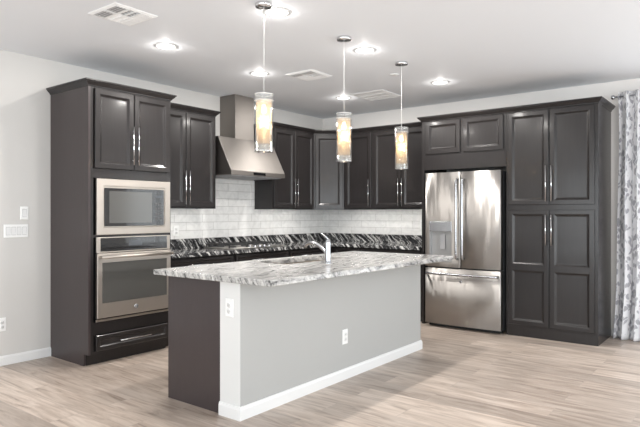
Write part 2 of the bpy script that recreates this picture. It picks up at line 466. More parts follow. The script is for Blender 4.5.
def drawer(parent, x0, x1, z0, z1, yf, mx=None, hl=.3):
    d = MB(mx).panel(x0, x1, z0, z1, yf, SMALL).build('drawer', M['wood'], parent)
    xm = (x0 + x1) / 2
    handle(d, (z0 + z1) / 2, xm - hl / 2, xm + hl / 2, yf - .02, mx, horizontal=True)
    return d
def crown(parent, x0, x1, dep, z0, left=False, right=False, yb=0, trimR=0, trimL=0, ybl=None):
    lp = []
    for o, h in CROWN:
        l_ = x0 - (o if left else -trimL); r_ = x1 + (o if right else -trimR)
        lp.append(([(l_, yb, z0 + h)] if ybl is None else [(x0, yb, z0 + h), (x0, ybl, z0 + h), (l_ - 1e-5, ybl, z0 + h)]) + [(l_, -dep - o, z0 + h), (r_, -dep - o, z0 + h), (r_, yb, z0 + h)])
    return MB().loops(lp).build('crown_molding', M['wood'], parent)

G_UP = 'wall cabinets above the counter'
CZ = 2.402
# tall oven cabinet (against the left wall)
TW, TD = .853, .645
oc = thing('oven_cabinet', 'tall dark brown cabinet standing at the left wall, holding the microwave and oven', 'cabinet', (.001, -4.114, 0), PI / 2)
side = [(0, 0), (-TD + .075, 0), (-TD + .075, .1), (-TD, .1), (-TD, CZ), (0, CZ)]
b = MB()
b.profile_x(side, TW - .02, TW)
b.box(.02, TW - .02, -.015, 0, .1, CZ)
for z0, z1 in ((1.645, CZ), (1.112, 1.124), (.1, .37)): b.box(.02, TW - .02, -TD + .02, -.015, z0, z1)
b.build('body', M['wood'], oc)
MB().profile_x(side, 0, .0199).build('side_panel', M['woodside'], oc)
b = MB()
b.box(0.0205, .045, -TD, -TD + .02, .1, CZ); b.box(TW - .045, TW - .0205, -TD, -TD + .02, .1, CZ)
for z0, z1 in ((1.622, 1.70), (1.108, 1.126), (.268, .372), (.1, .125), (2.385, CZ)): b.box(.045, TW - .045, -TD, -TD + .02, z0, z1)
b.box(.42, .457, -TD, -TD + .02, 1.70, 2.385)
b.build('face_frame', M['wood'], oc)
MB().box(.02, TW - .02, -TD + .065, -TD + .08, 0, .1).build('toe_kick', M['wood'], oc)
crown(oc, 0, TW, TD, CZ, True, True)
door(oc, .052, .4345, 1.705, 2.392, -TD, hx=.412, hz=(1.75, 2.095))
door(oc, .4425, .828, 1.705, 2.392, -TD, hx=.465, hz=(1.75, 2.095))
drawer(oc, .064, .809, .125, .26, -TD, hl=.32)

# microwave with its trim kit
mw = thing('microwave', 'built-in stainless steel microwave with a dark window, set above the wall oven', 'microwave', (.001, -4.096, 1.124), PI / 2)
mx0, mx1, mz0, mz1 = .045, .812, .004, .491
MB().box(.06, .785, -TD + .01, -.10, .01, .47).build('body', M['rubber'], mw)
b = MB()
fr = [(0, 0), (0, .024), (.003, .027), (.06, .027), (.064, .020)]
b.panel(mx0, mx1, mz0, mz1, -TD - .0005, fr)
b.bm.faces.ensure_lookup_table()
b.build('trim_frame', M['appl'], mw)
b = MB().box(.118, .735, -TD - .031, -TD - .018, .078, .412)
b.build('door', M['blackglass'], mw, bevel=.002)
MB().box(.16, .60, -TD - .0325, -TD - .0309, .105, .385).build('window', M['ovenglass'], mw)
b = MB()
b.box(.635, .715, -TD - .0325, -TD - .0309, .335, .36)
b.build('display', M['display'], mw)
for iy in range(4):
    for ix in range(3):
        MB().box(.637 + ix * .027, .657 + ix * .027, -TD - .0322, -TD - .0309, .13 + iy * .045, .155 + iy * .045).build('button', M['button'], mw)

# wall oven
ov = thing('wall_oven', 'stainless steel wall oven with a long bar handle, below the microwave', 'oven', (.001, -4.096, .372), PI / 2)
MB().box(.06, .785, -TD + .01, -.10, .002, .735).build('body', M['rubber'], ov)
b = MB(); b.box(.045, .812, -TD - .012, -TD - .0005, .004, .022)
b.build('bottom_trim', M['appl'], ov, bevel=.002)
cp = MB().box(.045, .812, -TD - .022, -TD - .0005, .60, .735).build('control_panel', M['appl'], ov, bevel=.003)
MB().box(.082, .775, -TD - .0235, -TD - .0219, .612, .728).build('control_glass', M['blackglass'], cp)
MB().box(.36, .50, -TD - .0245, -TD - .0234, .65, .70).build('display', M['display'], cp)
dr = MB().box(.045, .812, -TD - .034, -TD - .0005, .036, .594).build('door', M['appl'], ov, bevel=.004)
MB().box(.092, .765, -TD - .0355, -TD - .0339, .165, .515).build('window', M['ovenglass'], dr, bevel=.001)
b = MB()
b.tube([(.055, -TD - .082, .565), (.802, -TD - .082, .565)], .012, 16)
for x in (.075, .782): b.box(x - .012, x + .012, -TD - .085, -TD - .033, .553, .577)
b.build('handle', M['appl'], dr)
em = MB().lathe([(.0, 0), (.021, 0), (.021, .002), (.0, .002)], (.428, -TD - .0338, .10), 24, 'y', cap=False).build('badge', M['nickel'], dr)
b = MB()
b.lathe([(.0165, 0), (.019, 0), (.019, .001), (.0165, .001)], (.428, -TD - .0358, .10), 24, 'y', close=True)
for s in (-1, 1):                                        # two curled script strokes
    b.tube([(.428 + s * .006 + .005 * math.cos(a), -TD - .0362, .10 + .007 * math.sin(a)) for a in [k * .45 for k in range(12)]], .0008, 6)
b.build('badge_mark', M['grey'], em)

# wall cabinets -----------------------------------------------------------
UB, UD = 1.367, .322
def wall_cabinet(name_label, loc, rz, w, doors, crownL=False, crownR=False, trimR=0, trimL=0):
    t = thing('wall_cabinet', name_label, 'cabinet', loc, rz, None)
    b = MB()
    b.box(0, .018, -UD + .02, 0, UB, CZ); b.box(w - .018, w, -UD + .02, 0, UB, CZ)
    b.box(.018, w - .018, -UD + .02, 0, UB + .02, CZ)
    b.box(0, w, -UD, -UD + .02, UB, CZ)
    b.build('body', M['wood'], t, bevel=.0015)
    for (x0, x1, hx) in doors:
        door(t, x0, x1, UB + .018, 2.388, -UD, hx=hx, hz=(1.41, 1.765))
    crown(t, 0, w, UD, CZ, crownL, crownR, trimR=trimR, trimL=trimL)
    return t
wall_cabinet('dark brown wall cabinet between the tall oven cabinet and the range hood', (.001, -3.258, 0), PI / 2, .862,
             [(.02, .43, .407), (.438, .845, .461)], False, True)
wall_cabinet('dark two-door wall cabinet just right of the range hood', (.001, -1.455, 0), PI / 2, .833,
             [(.02, .413, .39), (.421, .815, .444)], True, False, trimR=.019)
# diagonal corner cabinet
cc = thing('corner_cabinet', 'narrow dark wall cabinet set diagonally across the room corner', 'cabinet', (0, 0, 0))
c0, c1 = UD, .618
poly = [(.001, -.001), (.001, -c1), (c0, -c1), (c1, -c0), (c1, -.001)]
MB().prism(poly, UB, CZ).build('body', M['wood'], cc)
lp = []
for o, h in CROWN:
    k = .414 * o
    lp.append([(.001, -.001, CZ + h), (.001, -c1 - k, CZ + h), (c0 + o, -c1 - k, CZ + h), (c1 + k, -c0 - o, CZ + h), (c1 + k, -.001, CZ + h)])
MB().loops(lp).build('crown_molding', M['wood'], cc)
dl = math.hypot(c1 - c0, c1 - c0)
mxd = Matrix.Translation((c0, -c1, 0)) @ R(45)
door(cc, .018, dl - .018, UB + .018, 2.388, 0, mx=mxd)
wall_cabinet('dark single-door wall cabinet on the back wall beside the diagonal corner one', (.621, -.001, 0), 0, .468,
             [(.03, .452, .428)], trimL=.019)
wall_cabinet('dark two-door wall cabinet on the back wall beside the refrigerator panel', (1.091, -.001, 0), 0, .872,
             [(.018, .432, .409), (.440, .856, .463)])

# under-cabinet light bars
G_LED = 'light bars under the wall cabinets'
def led(loc, rz, w, label):
    t = thing('light_bar', label, 'light', loc, rz, G_LED)
    MB().box(0, w, -.03, .0, -.014, 0).build('housing', M['plate'], t)
    MB().box(.01, w - .01, -.026, -.004, -.0165, -.0139).build('diffuser', M['led'], t)
led((.20, -3.20, UB + .0195), PI / 2, .75, 'slim light bar under the wall cabinet left of the range hood')
led((.20, -1.40, UB + .0195), PI / 2, .72, 'slim light bar under the wall cabinet right of the range hood')
led((.68, -.20, UB + .0195), 0, .36, 'slim light bar under the single-door wall cabinet')
led((1.14, -.20, UB + .0195), 0, .78, 'slim light bar under the wall cabinet beside the refrigerator')

# range hood --------------------------------------------------------------
hd = thing('range_hood', 'stainless steel wedge range hood with a square chimney on the left wall', 'range hood', (.001, -1.925, 1.74), PI / 2)
HW = .448
b = MB()
b.profile_x([(0, .055), (-.55, .055), (-.335, .45), (0, .45)], -HW, HW)
b.build('canopy', M['hood'], hd, bevel=.003)
b = MB(); b.box(-HW, HW, -.553, 0, .006, .0545); b.build('lip', M['hood'], hd, bevel=.002)
for i, x in enumerate((-.41, .01)):
    f = MB()
    f.box(x, x + .40, -.52, -.04, 0, .0058)
    for k in range(14): f.box(x + .02 + k * .0265, x + .033 + k * .0265, -.50, -.06, -.004, 0)
    f.build('grease_filter', M['grey'], hd)
b = MB(); b.box(-.10, .10, -.5555, -.5531, .016, .045); b.build('control_strip', M['blackglass'], hd)
b = MB(); b.box(-.115, .20, -.265, 0, .4505, RZ - 1.74 - .0005); b.build('chimney', M['hood'], hd, bevel=.002)

# refrigerator surround and pantry ------------------------------------------
FD = .612
fs = thing('refrigerator_cabinet', 'dark cabinet framing the refrigerator, with two small doors above it', 'cabinet', (1.967, -.001, 0))
FW = 2.985 - 1.967
b = MB()
b.box(0, .033, -FD, 0, 0, CZ)
b.box(.033, FW, -FD + .02, 0, 1.835, CZ)
b.box(.033, FW - .0, -FD, -FD + .02, 1.825, CZ)
b.build('body', M['wood'], fs, bevel=.0015)
MB().box(.033, FW, -FD - .006, -FD, 1.825, 2.0).build('filler_panel', M['wood'], fs, bevel=.002)
door(fs, .062, .492, 2.012, 2.392, -FD)
door(fs, .53, .99, 2.012, 2.392, -FD)
crown(fs, 0, FW, FD, CZ, True, False, ybl=-.37)

pc = thing('pantry_cabinet', 'tall dark four-door pantry cabinet right of the refrigerator', 'cabinet', (2.986, -.001, 0))
PW = .916
b = MB()
b.box(0, PW, -FD + .02, 0, .0, CZ); b.box(0, PW, -FD, -FD + .02, .105, CZ); b.box(0, PW, -FD + .004, -FD + .02, 0, .105)
b.build('body', M['wood'], pc, bevel=.0015)
for x0, x1, hx in ((.026, .447, .425), (.459, .884, .482)):
    door(pc, x0, x1, 1.405, 2.392, -FD, hx=hx, hz=(1.44, 1.81))
    door(pc, x0, x1, .125, 1.35, -FD, hx=hx, hz=(.985, 1.30), rail=.741)
crown(pc, 0, PW, FD, CZ, False, True)

# refrigerator ---------------------------------------------------------------
rf = thing('refrigerator', 'stainless steel french-door refrigerator with a water dispenser', 'refrigerator', (2.056, -.03, 0))
FWD = .908
MB().box(.006, FWD - .006, -.605, 0, .035, 1.785).build('body', M['fridgeside'], rf, bevel=.004)
for x in (.05, FWD - .05):
    for y in (-.57, -.06): MB().lathe([(.018, 0), (.018, .035)], (x, y, 0), 14).build('foot', M['rubber'], rf)
MB().box(.02, FWD - .02, -.60, -.57, .004, .034).build('kick_grille', M['rubber'], rf)
def bulge(x):                                           # gently convex front across the whole width
    u = (x - FWD / 2) / (FWD / 2)
    return -.678 - .016 * (1 - u * u)
def fridge_front(x0, x1, z0, z1, hole=None):
    b = MB(); N = 14
    xs = [x0 + (x1 - x0) * i / N for i in range(N + 1)]
    zs = [z0, z1]
    if hole:
        xs = sorted(set(xs) | {hole[0], hole[1]}); zs = [z0, hole[2], hole[3], z1]
    e = .010
    def yy(x):
        y = bulge(x)
        for c in (x0, x1):
            d = abs(x - c)
            if d < e: y += e * (1 - math.sqrt(max(0, 1 - (1 - d / e) ** 2)))
        return y
    xs = sorted(set(xs) | {x0 + .002, x0 + .005, x0 + e, x1 - e, x1 - .005, x1 - .002})
    g = [[b._v((x, yy(x), z)) for x in xs] for z in zs]
    back = [[b._v((x, -.612, z)) for x in xs] for z in (z0, z1)]
    for j in range(len(zs) - 1):
        for i in range(len(xs) - 1):
            if hole and j == 1 and hole[0] - 1e-6 <= xs[i] and xs[i + 1] <= hole[1] + 1e-6: continue
            b._f([g[j][i], g[j][i + 1], g[j + 1][i + 1], g[j + 1][i]], True)
    for i in range(len(xs) - 1):
        b._f([g[0][i], back[0][i], back[0][i + 1], g[0][i + 1]]); b._f([g[-1][i], g[-1][i + 1], back[1][i + 1], back[1][i]])
        b._f([back[0][i], back[1][i], back[1][i + 1], back[0][i + 1]])
    b._f([back[0][0]] + [r[0] for r in g] + [back[1][0]]); b._f([back[0][-1]] + [r[-1] for r in g] + [back[1][-1]])
    return b
xm = .452
DX0, DX1, DZ0, DZ1 = .062, .345, .755, 1.225
d1 = fridge_front(.002, xm - .003, .70, 1.782, (DX0, DX1, DZ0, DZ1)).build('door', M['steel'], rf)
d2 = fridge_front(xm + .003, FWD - .002, .70, 1.782).build('door', M['steel'], rf)
d3 = fridge_front(.002, FWD - .002, .045, .684).build('freezer_drawer', M['steel'], rf)
# water dispenser in the left door
ds = MB()
yb_ = -.635
yo = -.690
ds.box(DX0 + .004, DX1 - .004, yo - .004, yb_, 1.105, DZ1 - .004)
ds = ds.build('dispenser_panel', M['nickel'], d1, bevel=.003)
b = MB()
b.box(DX0 + .002, DX1 - .002, yb_, yb_ + .012, DZ0 + .002, 1.104)
b.box(DX0 + .001, DX0 + .006, yo + .004, yb_, DZ0 + .002, 1.104); b.box(DX1 - .006, DX1 - .001, yo + .002, yb_, DZ0 + .002, 1.104)
b.box(DX0 + .006, DX1 - .006, yo + .002, yb_, DZ0 + .002, DZ0 + .016)
b.build('dispenser_recess', M['cavity'], d1)
b = MB(); b.box(.185, .245, yb_ - .022, yb_ - .002, .90, 1.07); b.build('dispenser_lever', M['grey'], d1, bevel=.004)
def bar(parent, pts, r=.013):
    return MB().tube(pts, r, 14).build('handle', M['nickel'], parent)
for d, x in ((d1, .418), (d2, .490)):
    y0 = bulge(x)
    bar(d, [(x, y0 + .006, .80), (x, y0 - .03, .803), (x, y0 - .048, .818), (x, y0 - .052, .86), (x, y0 - .052, 1.64), (x, y0 - .048, 1.682), (x, y0 - .03, 1.697), (x, y0 + .006, 1.70)])
pts = [(.03, -.675, .625), (.032, -.715, .625), (.05, -.738, .625)] + [(.05 + (FWD - .10) * i / 12, -.738 - .012 * (1 - ((i - 6) / 6) ** 2), .625) for i in range(1, 12)] + [(FWD - .05, -.738, .625), (FWD - .032, -.715, .625), (FWD - .03, -.675, .625)]
bar(d3, pts, .0145)
bd = MB().lathe([(0, 0), (.017, 0), (.017, .002), (0, .002)], (.454, bulge(.454) + .0005, .545), 24, 'y', cap=False).build('badge', M['nickel'], d3)
MB().lathe([(.013, 0), (.0152, 0), (.0152, .001), (.013, .001)], (.454, bulge(.454) - .0015, .545), 24, 'y', close=True).build('badge_mark', M['grey'], bd)

# base cabinets --------------------------------------------------------------
BD, BZ = .60, .874
def base_cabinet(label, loc, rz, w, kind, x0=0):
    t = thing('base_cabinet', label, 'cabinet', loc, rz)
    MB().box(0, w, -BD, 0, .1, BZ).build('body', M['wood'], t, bevel=.0015)
    MB().box(0, w, -BD + .075, -.02, 0, .1).build('toe_kick', M['wood'], t)
    a = x0 + .02; e = w - .02; m = (a + e) / 2
    if kind == 'drawers':
        for z0, z1 in ((.72, .86), (.43, .70), (.125, .41)): drawer(t, a, e, z0, z1, -BD, hl=min(.45, (e - a) * .6))
    else:
        drawer(t, a, e, .72, .86, -BD, hl=min(.45, (e - a) * .6))
        if kind == 'pair':
            door(t, a, m - .004, .125, .70, -BD, hx=m - .03, hz=(.45, .67)); door(t, m + .004, e, .125, .70, -BD, hx=m + .03, hz=(.45, .67))
        else: door(t, a, e, .125, .70, -BD, hx=a + .03, hz=(.45, .67))
base_cabinet('dark base cabinet under the counter beside the tall oven cabinet', (.001, -3.258, 0), PI / 2, .872, 'pair')
base_cabinet('dark base cabinet with drawers below the gas cooktop', (.001, -2.385, 0), PI / 2, .914, 'drawers')
base_cabinet('dark base cabinet between the cooktop and the room corner', (.001, -1.47, 0), PI / 2, .82, 'single')
base_cabinet('dark base cabinet under the counter at the room corner', (.001, -.001, 0), 0, 1.09, 'single', .66)
base_cabinet('dark base cabinet under the counter beside the refrigerator panel', (1.0925, -.001, 0), 0, .872, 'pair')

# countertop along both walls
ct = thing('granite_countertop', 'black and white granite counter running along both kitchen walls', 'countertop', (0, 0, .875))
poly = [(.001, -.001), (.001, -3.257), (.648, -3.257), (.648, -.648), (1.965, -.648), (1.965, -.001)]
MB().prism(poly, 0, .039).build('slab', M['granite'], ct, bevel=.004)
b = MB(); b.prism([(.001, -.001), (.001, -3.257), (.021, -3.257), (.021, -.021), (1.965, -.021), (1.965, -.001)], .0395, .150)
b.build('upstand', M['granite'], ct, bevel=.002)

# tiled backsplash
b = MB(); b.box(0, 3.257, -.010, 0, 1.0255, UB - .0005); b.box(.864, 1.802, -.010, 0, UB - .0004, 1.73)
o = b.build('tile_backsplash', M['tile']); o.location = (.001, -3.257, 0); o.rotation_euler = (0, 0, PI / 2)
tag(o, 'white tile backsplash on the left wall, rising behind the cooktop to the hood', 'backsplash')
b = MB(); b.box(.0115, 1.965, -.010, 0, 1.0255, UB - .0005)
o = b.build('tile_backsplash', M['tile']); o.location = (0, -.001, 0)
tag(o, 'white tile backsplash on the back wall between corner and refrigerator', 'backsplash')

# gas cooktop ------------------------------------------------------------------
ck = thing('gas_cooktop', 'stainless gas cooktop with black grates on the counter below the hood', 'cooktop', (.07, -1.93, .9145), PI / 2)
MB().box(-.44, .44, -.53, -.02, 0, .012).build('tray', M['steel'], ck, bevel=.004)
for gx in (-.29, 0, .29):
    b = MB(); w, y0, y1 = .132, -.44, -.04
    for x in (gx - w, gx + w, gx): b.box(x - .005, x + .005, y0, y1, .040, .050)
    for y in (y0, (y0 + y1) / 2, y1): b.box(gx - w, gx + w, y - .005, y + .005, .0405, .0495)
    for x in (gx - w, gx + w):
        for y in (y0 + .01, y1 - .01): b.box(x - .005, x + .005, y - .006, y + .006, .0122, .0402)
    b.build('grate', M['iron'], ck)
for bx_, by_ in ((-.29, -.14), (-.29, -.34), (0, -.24), (.29, -.14), (.29, -.34)):
    MB().lathe([(.045, .0122), (.045, .022), (.03, .028), (.0, .028)], (bx_, by_, 0), 20, cap=False).build('burner', M['iron'], ck)
for k in range(5): MB().lathe([(.019, .0122), (.017, .036), (0, .036)], (-.16 + k * .08, -.49, 0), 18, cap=False).build('knob', M['nickel'], ck)

# ------------------------------------------------------------------ island
il = thing('kitchen_island', 'painted island with a shaded long side and a dark wood end panel under the granite top', 'island', (0, 0, 0))
KX0, KX1, KY0, KY1 = 2.377, 2.5626, -4.192, -1.775
b = MB(); b.box(KX0 + .002, KX1, KY0 + .003, KY1, 0, .8745)
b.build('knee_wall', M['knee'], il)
MB().box(KX0, KX1 - .0005, KY0, KY0 + .0029, .0, .8745).build('end_post', M['post'], il)
b = MB(); b.box(1.83, KX0 - .001, KY0 + .02, KY1 - .01, .1, .8745 - .21); b.box(1.83, 1.86, KY0 + .02, KY1 - .01, .664, .8745)
b.box(1.90, KX0 - .001, KY0 + .02, KY1 - .01, 0, .1)
b.box(1.86, KX0 - .001, KY0 + .02, -3.44, .664, .8745); b.box(1.86, KX0 - .001, -2.42, KY1 - .01, .664, .8745)
b.build('cabinet_body', M['wood'], il)
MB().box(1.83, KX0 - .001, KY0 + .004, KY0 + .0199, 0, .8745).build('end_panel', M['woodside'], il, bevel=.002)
b = MB(); t = .014
def bb(p): # mitred board following the outside of the knee wall
    return [(KX0 - .0 , KY0 - p), (KX1 + p, KY0 - p), (KX1 + p, KY1 + p), (KX0 + .002, KY1 + p), (KX0 + .002, KY1 + .0002), (KX1 + .0002, KY1 + .0002), (KX1 + .0002, KY0 - .0002), (KX0, KY0 - .0002)]
b.loops([[(x, y, z) for x, y in bb(p)] for z, p in ((0, t), (.066, t), (.08, .009), (.086, .008))])
b.build('baseboard', M['white'], il)

SX0, SX1, SY0, SY1 = 1.87, 2.235, -3.37, -2.50        # sink opening
it = thing('island_countertop', 'white veined granite slab on top of the island, overhanging its shaded side', 'countertop', (0, 0, .876))
X0, X1, Y0, Y1 = 1.7375, 2.8759, -4.2448, -1.7143
bmI = MB()
def ring(x0, x1, y0, y1, z): return [(x0, y0, z), (x1, y0, z), (x1, y1, z), (x0, y1, z)]
e = .004
bmI.loops([ring(SX0, SX1, SY0, SY1, 0), ring(X0 + e, X1 - e, Y0 + e, Y1 - e, 0), ring(X0, X1, Y0, Y1, e), ring(X0, X1, Y0, Y1, .038 - e),
           ring(X0 + e, X1 - e, Y0 + e, Y1 - e, .038), ring(SX0, SX1, SY0, SY1, .038)], close=True)
bmI.build('slab', M['granite_light'], it)
sk = thing('kitchen_sink', 'undermount double-bowl sink set into the island counter', 'sink', (0, 0, .67))
b = MB(); g = .004; zt = .2055
ym = -2.95
for (a, c) in ((SY0, ym - .012), (ym + .012, SY1)):
    b.loops([ring(SX0 - .002, SX1 + .002, a - .002, c + .002, zt), ring(SX0 + .004, SX1 - .004, a + .004, c - .004, zt),
             ring(SX0 + .008, SX1 - .008, a + .008, c - .008, .02), ring(SX0 + .03, SX1 - .03, a + .03, c - .03, .008)], cap0=False)
b.box(SX0 + .006, SX1 - .006, ym - .010, ym + .010, .03, zt - .012)
b.build('bowls', M['bronze'], sk)
for y in ((SY0 + ym) / 2, (SY1 + ym) / 2): MB().lathe([(.04, .0085), (.04, .0105), (.015, .0095)], ((SX0 + SX1) / 2, y, 0), 20).build('drain', M['chrome'], sk)

fc = thing('faucet', 'chrome single-lever faucet standing behind the island sink', 'faucet', (2.43, -3.09, .9145), math.radians(0))
b = MB(); b.lathe([(.030, 0), (.030, .006), (.025, .012), (.0235, .02), (.0235, .165), (.0215, .182), (.012, .190), (.0, .191)], (0, 0, 0), 24, cap=False)
b.build('body', M['nickel'], fc)
sp = [(-.012 - .235 * k / 16, .03 * k / 16, .080 + .078 * math.sin(2.15 * k / 16)) for k in range(17)]
b = MB(); b.tube(sp + [(-.258, .032, .133), (-.266, .033, .118)], .013, 14, [.0145] * 11 + [.015, .0155, .016, .0165, .017, .017, .017, .0165])
b.build('spout', M['nickel'], fc)
b = MB(); b.tube([(0, 0, .186), (-.015, -.005, .212), (-.06, -.02, .238)], .008, 10, [.011, .008, .006]); b.build('lever', M['nickel'], fc)

# ------------------------------------------------------------------ electrical plates
def plate(name, label, cat, loc, rz, gangs, kind, group=None):
    w = .07 + .046 * (gangs - 1); t = thing(name, label, cat, loc, rz, group)
    MB().panel(-w / 2, w / 2, -.058, .058, 0, [(0, 0), (0, .003), (.004, .006)]).build('cover_plate', M['plate'], t)
    for g in range(gangs):
        x = (g - (gangs - 1) / 2) * .046
        if kind == 'rocker': 
            b = MB(); b.profile_x([(-.0058, -.033), (-.010, -.033), (-.0072, 0), (-.0072, .033), (-.0058, .033)], x - .0165, x + .0165)
            MB().box(x - .0185, x + .0185, -.0064, -.0058, -.0355, .0355).build('rocker_surround', M['grey'], t)
            b.build('rocker', M['white'], t)
        else:
            for s in (-1, 1):
                r = MB().lathe([(.0165, 0), (.0165, .002), (.0, .002)], (x, -.0058, s * .0195), 20, 'y', cap=False).build('receptacle', M['white'], t)
                q = MB()
                for d in (-.006, .006): q.box(x + d - .001, x + d + .001, -.0085, -.0077, s * .0195 - .004, s * .0195 + .005)
                q.build('slots', M['slot'], r)
    return t
plate('light_switch', 'single white rocker switch plate on the left wall, above the wide one', 'light switch', (.0005, -4.35, 1.317), PI / 2, 1, 'rocker')
plate('light_switch', 'wide white four-gang rocker switch plate on the left wall', 'light switch', (.0005, -4.42, 1.16), PI / 2, 4, 'rocker')
plate('wall_outlet', 'white outlet low on the left wall below the switches', 'outlet', (.0005, -4.54, .355), PI / 2, 1, 'outlet')
plate('wall_outlet', 'white outlet on the brightened end post of the island', 'outlet', (2.468, KY0 - .0003, .705), 0, 1, 'outlet')
plate('wall_outlet', 'white outlet on the long shaded side of the island', 'outlet', (KX1 + .0003, -3.043, .336), PI / 2, 1, 'outlet')
plate('wall_outlet', 'white outlet in the back wall backsplash left of the refrigerator', 'outlet', (1.66, -.0113, 1.17), 0, 1, 'outlet')
plate('wall_outlet', 'white outlet in the backsplash right beside the tall oven cabinet', 'outlet', (.0113, -2.70, 1.12), PI / 2, 1, 'outlet')

# ------------------------------------------------------------------ ceiling fittings
G_CAN = 'recessed ceiling lights'
can = thing('recessed_light', 'round recessed ceiling light nearest the camera, beside the nearest pendant canopy', 'ceiling light', (2.493, -3.766, RZ), 0, G_CAN)
MB().lathe([(.066, -.001), (.066, -.005), (.088, -.004), (.092, -.0005)], (0, 0, 0), 36, close=True).build('trim_ring', M['white'], can)
MB().lathe([(.0, -.014), (.03, -.012), (.052, -.007), (.0655, -.002), (.0655, -.001), (0, -.001)], (0, 0, 0), 36, cap=False).build('lens', M['lens'], can)
ld = bpy.data.lights.new('recessed_lamp', 'AREA'); ld.shape = 'DISK'; ld.size = .12; ld.energy = 30; ld.color = (1, .965, .92); ld.spread = math.radians(180)
lo = bpy.data.objects.new('recessed_lamp', ld); COL.objects.link(lo); lo.parent = can; lo.location = (0, 0, -.018)
ld = bpy.data.lights.new('can_fill', 'POINT'); ld.energy = 5; ld.color = (1, .965, .92); ld.shadow_soft_size = .005  # added fill lamp under each can, brightens the wall tops
lo = bpy.data.objects.new('can_fill', ld); COL.objects.link(lo); lo.parent = can; lo.location = (0, 0, -.0205)
for x, y, lab in ((1.207, -3.737, 'round recessed ceiling light right of the ceiling vent above the tall oven cabinet'),
                  (2.465, -2.611, 'round recessed ceiling light between the middle and farthest pendant canopies'),
                  (1.179, -2.577, 'round recessed ceiling light seen just above the nearest pendant shade, near the range hood'),
                  (2.444, -1.107, 'round recessed ceiling light beyond the farthest pendant, in front of the refrigerator'),
                  (1.147, -1.074, 'round recessed ceiling light between two ceiling vents, seen just above the middle pendant shade')):
    dup(can, (x, y, RZ), lab)

def pendant(label, loc):
    t = thing('pendant_light', label, 'pendant light', loc, 0, 'pendant lights over the island')
    zt, zb = 2.113 - RZ, 1.728 - RZ
    MB().lathe([(0, -.0005), (.056, -.0005), (.060, -.004), (.060, -.022), (.054, -.028), (.012, -.030), (0, -.030)], (0, 0, 0), 32, cap=False).build('canopy', M['chrome'], t)
    MB().tube([(0, 0, -.028), (0, 0, zt - .002)], .0019, 8).build('cord', M['plate'], t)
    MB().lathe([(0, zt), (.012, zt), (.012, zt - .03), (.030, zt - .034), (.030, zt - .072), (.0, zt - .072)], (0, 0, 0), 20, cap=False).build('socket', M['chrome'], t)
    MB().lathe([(.0625, zt), (.0625, zb), (.0585, zb), (.0585, zt)], (0, 0, 0), 40, close=True).build('glass_shade', M['glass'], t)
    MB().lathe([(.052, zt - .045), (.052, zb + .055), (.050, zb + .055), (.050, zt - .045)], (0, 0, 0), 40, close=True).build('inner_shade', M['frost'], t)
    for z, r in ((zt + .002, .0635), (zt - .040, .066)):
        MB().lathe([(.054, z), (r, z), (r, z - .005), (.054, z - .005)], (0, 0, 0), 36, close=True).build('rim', M['acrylic'], t)
    MB().box(-.055, .055, -.004, .004, zt - .008, zt - .001).build('crossbar', M['chrome'], t)
    for k in range(12):                                     # faceted crystal blocks round the foot of the shade
        a = 2 * PI * k / 12
        b = MB(Matrix.Translation((.05 * math.cos(a), .05 * math.sin(a), 0)) @ Matrix.Rotation(a, 4, 'Z'))
        b.loops([[(-.006, -.011, z), (.006, -.009, z), (.006, .009, z), (-.006, .011, z)] for z in (zb + .004, zb + .048)])
        b.build('crystal', M['acrylic'], t, bevel=.002)
    MB().lathe([(.034, zb), (.0635, zb), (.0635, zb + .004), (.034, zb + .004)], (0, 0, 0), 32, close=True).build('bottom_ring', M['chrome'], t)
    zc = zt - .105
    MB().lathe([(0, zc + .04), (.011, zc + .036), (.011, zc + .020), (.017, zc + .008), (.019, zc - .003), (.016, zc - .014), (.008, zc - .021), (0, zc - .022)], (0, 0, 0), 20, cap=False).build('bulb', M['bulb'], t)
    pl = bpy.data.lights.new('pendant_lamp', 'POINT'); pl.energy = 1.9; pl.color = (1, .76, .46); pl.shadow_soft_size = .03
    p = bpy.data.objects.new('pendant_lamp', pl); COL.objects.link(p); p.parent = t; p.location = (0, 0, zc - .075)
    return t
pd = pendant('glass cylinder pendant with amber glow, hanging nearest the camera in front of the range hood', (2.533, -3.941, RZ))
dup(pd, (2.534, -3.014, RZ), 'middle glass cylinder pendant of three, hanging over the island faucet')
dup(pd, (2.520, -2.069, RZ), 'glass cylinder pendant farthest from the camera, hanging nearest the refrigerator')

